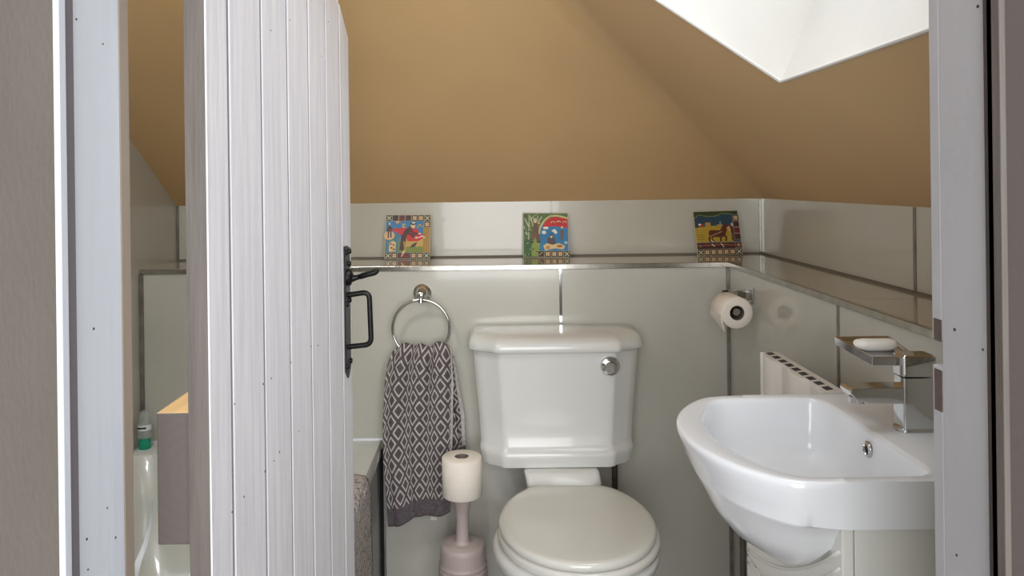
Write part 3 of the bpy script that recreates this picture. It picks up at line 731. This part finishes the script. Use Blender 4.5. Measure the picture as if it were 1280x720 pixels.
# ------------------------------------------------------------------ three picture tiles on the ledge
PC = {}
def pm(c):
    if c not in PC: PC[c] = mat('glaze %d %d %d' % c, c, .5, coat=.08, noise=.08, scale=60)
    return PC[c]
BLK, CRM, RED, BLU, GRN, BRN, OCH, MAR, DGR, TEAL, SKIN, WHT = (32,26,28), (214,180,130), (196,34,38), (46,120,168), (120,134,48), (66,34,30), (178,142,70), (100,36,34), (52,86,50), (38,66,82), (226,190,150), (226,220,204)
def pic(name, label, x, ry, rz, shapes, base):
    """picture tile leaning back against the upper wall; shapes drawn in 0..100 units on its face"""
    s = .150; o = thing(name, label, 'decorative tile', (x, 2.462, ZL+.0015), 'picture tiles leaning on the ledge')
    lean = math.asin((D2-.010-2.462)/s)*.85
    Rm = Matrix.Rotation(rz, 4, 'Z') @ Matrix.Rotation(-lean, 4, 'X') @ Matrix.Rotation(ry, 4, 'Y')
    Tm = Matrix.Translation(o.location)
    bm = box(B(), (-s/2, 0, 0), (s/2, .006, s)); bm.transform(Tm @ Rm); obj('slab', bm, M['glaze_edge'], o)
    bm = B(); mats = []; lay = [0]
    def put(pts, c):
        if c not in mats: mats.append(c)
        lay[0] += 1; e = -.0002-lay[0]*.000006
        f = bm.faces.new([bm.verts.new(((u-50)/100*s, e, v/100*s)) for u, v in pts]); f.material_index = mats.index(c)
    put([(1, 1), (99, 1), (99, 99), (1, 99)], base)
    for sh in shapes:
        k = sh[0]
        if k == 'p': put(sh[1], sh[2])
        elif k == 'r': a, b, c, d = sh[1]; put([(a, b), (c, b), (c, d), (a, d)], sh[2])
        elif k == 'e':
            cx, cy, rx, ryy = sh[1]; put([(cx+rx*math.cos(2*PI*i/18), cy+ryy*math.sin(2*PI*i/18)) for i in range(18)], sh[2])
        elif k == 'l':
            w = sh[3]
            for (a, b), (c, d) in zip(sh[1], sh[1][1:]):
                L_ = math.hypot(c-a, d-b) or 1; nx, ny = -(d-b)/L_*w/2, (c-a)/L_*w/2
                put([(a+nx, b+ny), (c+nx, d+ny), (c-nx, d-ny), (a-nx, b-ny)], sh[2])
        elif k == 's':   # bordered square with a flower / cross
            cx, cy, typ = sh[1]; h = 6.3
            put([(cx-h-.7, cy-h-.7), (cx+h+.7, cy-h-.7), (cx+h+.7, cy+h+.7), (cx-h-.7, cy+h+.7)], (170,160,140))
            bg = {'f': BLK, 'x': (44,52,40), 'm': MAR, 'b': BRN}[typ]
            put([(cx-h, cy-h), (cx+h, cy-h), (cx+h, cy+h), (cx-h, cy+h)], bg)
            if typ == 'f':
                for dx in (-2.2, 2.2):
                    for dy in (-2.2, 2.2): put([(cx+dx+2.4*math.cos(2*PI*i/8), cy+dy+2.4*math.sin(2*PI*i/8)) for i in range(8)], CRM)
            if typ == 'x':
                for a in (PI/4, 3*PI/4):
                    c_, s_ = math.cos(a), math.sin(a)
                    put([(cx+6*c_-1*s_, cy+6*s_+1*c_), (cx-6*c_-1*s_, cy-6*s_+1*c_), (cx-6*c_+1*s_, cy-6*s_-1*c_), (cx+6*c_+1*s_, cy+6*s_-1*c_)], (206,196,160))
    bm.transform(Tm @ Rm)
    me = bpy.data.meshes.new('picture'); bm.to_mesh(me); bm.free()
    for c in mats: me.materials.append(pm(c))
    p = bpy.data.objects.new('picture', me); C.objects.link(p); p.parent = o; p.matrix_parent_inverse = Matrix.Translation(-o.location)
    return o
sq = lambda k: 7.7+14.1*k
t1 = [('r', (1, 14, 99, 50), (86,132,140)), ('r', (28, 14, 99, 38), GRN), ('r', (45, 28, 99, 52), (196,160,84)),
      ('r', (1, 14, 30, 56), (74,120,134)), ('r', (84, 14, 99, 80), (176,140,62))]
t1 += [('l', [(86+k*3.4, 15), (86+k*3.4, 78)], (140,104,40), 1) for k in range(4)]
t1 += [('e', (9, 53, 12, 10), CRM), ('p', [(2, 62), (8, 78), (10, 74), (16, 70), (15, 62)], BRN), ('l', [(7, 62), (7, 47)], BRN, 3), ('l', [(12, 62), (13, 48)], BRN, 3),
       ('p', [(10, 66), (30, 70), (48, 70), (44, 54), (36, 53), (24, 60)], RED), ('p', [(50, 70), (70, 68), (76, 60), (88, 52), (80, 44), (72, 40), (50, 40), (46, 52)], RED),
       ('l', [(74, 48), (82, 52), (88, 48)], WHT, 2.4), ('p', [(44, 66), (54, 74), (62, 70), (54, 60), (48, 52), (46, 42), (45, 28), (40, 18), (32, 20), (34, 34), (36, 52)], BRN),
       ('l', [(54, 68), (62, 58), (76, 56)], BRN, 5), ('l', [(50, 60), (64, 50), (70, 47)], BRN, 5), ('e', (76, 57, 4, 2), SKIN), ('e', (69, 48, 4, 2.4), SKIN),
       ('e', (61, 75, 5, 6), SKIN), ('e', (61, 80, 6, 3.5), BLK), ('e', (62, 81.5, 4.2, 1.6), WHT), ('l', [(42, 40), (46, 18)], OCH, 4), ('p', [(36, 12), (42, 20), (46, 18), (40, 8)], SKIN),
       ('p', [(55, 26), (66, 28), (72, 38), (64, 35), (58, 30)], (30,34,40)), ('p', [(9, 17), (24, 17), (24, 38), (18, 41), (10, 37)], CRM),
       ('e', (13, 34, 2, 2), MAR), ('e', (19, 32, 2, 2), DGR), ('e', (15, 25, 2, 2), BRN), ('e', (20, 22, 2, 2), MAR), ('e', (27, 84, 4.5, 4), CRM), ('e', (31, 82, 3, 2), (196,100,60)), ('e', (41, 75, 4, 5), CRM), ('e', (42, 75, 2.5, 3), (80,130,90)), ('l', [(70, 70), (76, 78), (82, 72)], OCH, 3), ('e', (9, 79, 2, 3), SKIN)]
t1 += [('s', (sq(k), 7.7, t)) for k, t in enumerate('xf')] + [('r', (29.5, 1.5, 56, 13.5), MAR)] + [('s', (sq(k), 7.7, t)) for k, t in ((4, 'f'), (5, 'f'), (6, 'x'))]
t1 += [('s', (sq(k), 92.3, t)) for k, t in enumerate('xbmbffx')] + [('s', (sq(6), 78, 'f')), ('p', [(44, 90), (50, 95), (56, 90), (50, 88)], (60,60,30)), ('l', [(33, 8), (52, 5)], (130,60,50), 1.5), ('p', [(36, 6), (40, 14), (44, 14), (38, 5)], SKIN)]
pic('picture_tile', 'picture tile of a robed figure with red cloth, leftmost on the ledge', wx(508, 2.47), .012, .0, t1, BLU)
t2 = [('r', (1, 1, 38, 99), (92,112,74)), ('p', [(1, 60), (1, 99), (99, 99), (99, 88), (66, 94), (44, 82), (36, 62), (36, 30), (1, 30)], (88,112,72)), ('p', [(1, 1), (36, 1), (38, 34), (20, 44), (1, 40)], (62,98,52)), ('p', [(18, 3), (34, 3), (37, 32), (26, 44), (18, 32)], (132,150,70)),
      ('r', (37, 12, 99, 72), BLU), ('p', [(42, 68), (52, 84), (66, 91), (84, 90), (99, 86), (99, 66), (70, 70)], (192,44,48)), ('l', [(35, 52), (38, 68), (48, 84), (60, 93), (76, 94), (99, 88)], (196,188,130), 4)]
for a, b in (((12,40),(14,96)), ((12,70),(4,88)), ((14,80),(24,94)), ((22,50),(30,74)), ((30,74),(42,92)), ((30,74),(38,78)), ((24,66),(16,92)), ((34,86),(30,98)), ((8,50),(2,70))): t2.append(('l', [a, b], (196,196,158), 2))
random.seed(3)
t2 += [('e', (random.uniform(2, 34), random.uniform(4, 96), 1.8, 1.6), random.choice([(44,74,40), (140,160,96), (50,84,60)])) for _ in range(46)]
t2 += [('p', [(23, 80), (32, 80), (34, 56), (38, 38), (30, 34), (26, 48), (18, 34), (16, 38), (22, 58)], (110,78,60)), ('e', (27, 82, 4, 5), SKIN), ('e', (27, 86, 5, 2.4), (190,176,140)), ('l', [(16, 34), (22, 33)], BLK, 3), ('l', [(30, 35), (38, 34)], BLK, 3),
       ('e', (50, 66, 6, 3), WHT), ('e', (46, 56, 5, 4), WHT), ('p', [(62, 60), (70, 64), (76, 56), (72, 52)], WHT), ('e', (62, 50, 4, 3), (60,70,90)), ('p', [(52, 34), (56, 46), (64, 48), (70, 42), (72, 30), (60, 28)], (84,72,76)), ('e', (62, 46, 2.6, 3), SKIN),
       ('p', [(44, 26), (52, 32), (64, 28), (78, 32), (92, 26), (88, 18), (70, 20), (58, 18), (48, 14)], (214,190,130)), ('e', (54, 22, 5, 4), (190,140,80)), ('e', (80, 25, 7, 3), (160,100,60)), ('p', [(83, 38), (88, 38), (90, 58), (86, 66), (82, 58)], (110,86,76)), ('e', (86, 67, 2.4, 2.8), SKIN), ('e', (94, 33, 4, 3), (160,196,210))]
t2 += [('e', (66+k*13, 79+(k == 1)*1, 5, 2.6), (214,170,130)) for k in range(3)] + [('e', (66+k*13, 78, 3, 1.6), (150,60,50)) for k in range(3)]
t2 += [('s', (sq(k), 7.7, t)) for k, t in ((2.2, 'b'), (3.25, 'f'), (4.25, 'f'), (5.2, 'f'), (6.2, 'x'))] + [('l', [(34, 5), (42, 12)], (160,170,90), 2)]
pic('picture_tile', 'green and blue picture tile with red arch, middle one on the ledge', wx(681.5, 2.47), .012, 0, t2, (84,108,70))
t3 = [('r', (1, 60, 99, 84), TEAL), ('p', [(1, 84), (12, 90), (30, 86), (50, 88), (70, 92), (99, 90), (99, 99), (1, 99)], (48,62,34)), ('l', [(1, 84), (12, 92), (28, 88), (48, 88), (64, 94), (86, 92)], (110,128,76), 1.8), ('p', [(1, 30), (84, 30), (84, 62), (60, 67), (30, 66), (1, 62)], (172,144,44)),
      ('r', (9, 64, 20, 71), (150,70,46)), ('r', (24, 66, 36, 74), (180,140,70)), ('e', (12, 70, 3, 2), WHT), ('e', (58, 72, 2, 4), (120,130,120)), ('l', [(50, 68), (68, 67)], (170,160,110), 2)]
t3 += [('e', (5+4.2*i, 36+5*j, 1, 1), BRN) for i in range(4) for j in range(3)]
HR = (88,38,22)
t3 += [('p', [(30, 54), (34, 57), (56, 56), (62, 66), (68, 71), (76, 66), (76, 60), (70, 54), (66, 44), (60, 40), (36, 41), (30, 44)], HR), ('l', [(34, 46), (29, 36), (34, 30)], HR, 4.5), ('l', [(38, 44), (36, 36), (40, 30)], HR, 3), ('l', [(56, 43), (55, 31)], HR, 4), ('l', [(62, 44), (68, 41), (66, 31)], HR, 4), ('l', [(33, 34), (38, 30)], WHT, 2),
       ('l', [(30, 42), (60, 53)], (196,170,130), 1.2), ('p', [(78, 68), (84, 72), (90, 66), (90, 46), (88, 32), (80, 32), (80, 50)], BRN), ('e', (84, 68, 3, 4), (190,180,170)), ('p', [(70, 60), (76, 66), (80, 58), (76, 52)], (196,150,80)), ('l', [(82, 50), (84, 33)], (120,84,60), 2),
       ('r', (1, 13.5, 99, 30), BRN), ('l', [(1, 29), (99, 29)], (160,150,150), 1), ('l', [(2, 22), (30, 23), (60, 24), (84, 22)], (180,110,60), 1.6), ('l', [(34, 25), (40, 20)], WHT, 2), ('l', [(54, 27), (60, 18)], WHT, 1.6), ('l', [(8, 25), (8, 18)], (150,130,110), 1.4), ('s', (93, 22, 'b')), ('e', (93, 22, 3.5, 3.5), (190,130,100))]
t3 += [('s', (93, 83-14*k, t)) for k, t in enumerate('fbmb')]
t3 += [('s', (sq(k), 7.3, t)) for k, t in enumerate('xfffffx')]
pic('picture_tile', 'dark picture tile of a brown horse in a field, rightmost on the ledge', wx(898.5, 2.47), -.018, .02, t3, TEAL)

# ------------------------------------------------------------------ lights
w = bpy.data.worlds.new('World'); bpy.context.scene.world = w; w.use_nodes = True
w.node_tree.nodes['Background'].inputs[0].default_value = (.80, .88, 1, 1); w.node_tree.nodes['Background'].inputs[1].default_value = .8
def area(name, loc, target, sx, sy, power, col):
    l = bpy.data.lights.new(name, 'AREA'); l.shape = 'RECTANGLE'; l.size = sx; l.size_y = sy; l.energy = power; l.color = col
    o = bpy.data.objects.new(name, l); C.objects.link(o); o.location = loc
    o.rotation_euler = (Vector(target)-Vector(loc)).to_track_quat('-Z', 'Y').to_euler(); return o
cc = cen+nrm*.10
area('sky_light', cc, (.02, 1.2, .9), .62, .62, 5, (.93, .97, 1))
bpy.data.lights['sky_light'].spread = math.radians(150)
area('hall_fill', (.15, -1.5, 1.35), (.1, 1.5, 1.1), 2.2, 1.8, 85, (.97, .98, 1))  # unseen fill added behind the camera to even out the room's brightness
area('bath_fill', (-.70, .86, 2.16), (-.72, 1.5, .5), .35, .20, 13, (.93, .97, 1))  # no fitting here, fill added to brighten the bath side behind the door
area('hall_side_fill', (1.3, -1.0, 1.5), (-.2, 1.2, 1.1), .8, 1.0, 3, (.92, .96, 1))  # weak side fill added in the hall, no window is there

# ------------------------------------------------------------------ camera
cd = bpy.data.cameras.new('Camera'); cam = bpy.data.objects.new('Camera', cd); C.objects.link(cam)
cam.location = (0, 0, 1.22)
cam.rotation_euler = (Matrix.Rotation(PI/2, 4, 'X') @ Matrix.Rotation(-.0125, 4, 'Z')).to_euler()
cd.sensor_width = 36; cd.lens = 36*937/1280; cd.shift_x = 26/1280; cd.shift_y = -130/1280; cd.clip_start = .02
bpy.context.scene.camera = cam
vs = bpy.context.scene.view_settings; vs.view_transform = 'Standard'; vs.look = 'None'; vs.exposure = 0; vs.gamma = 1
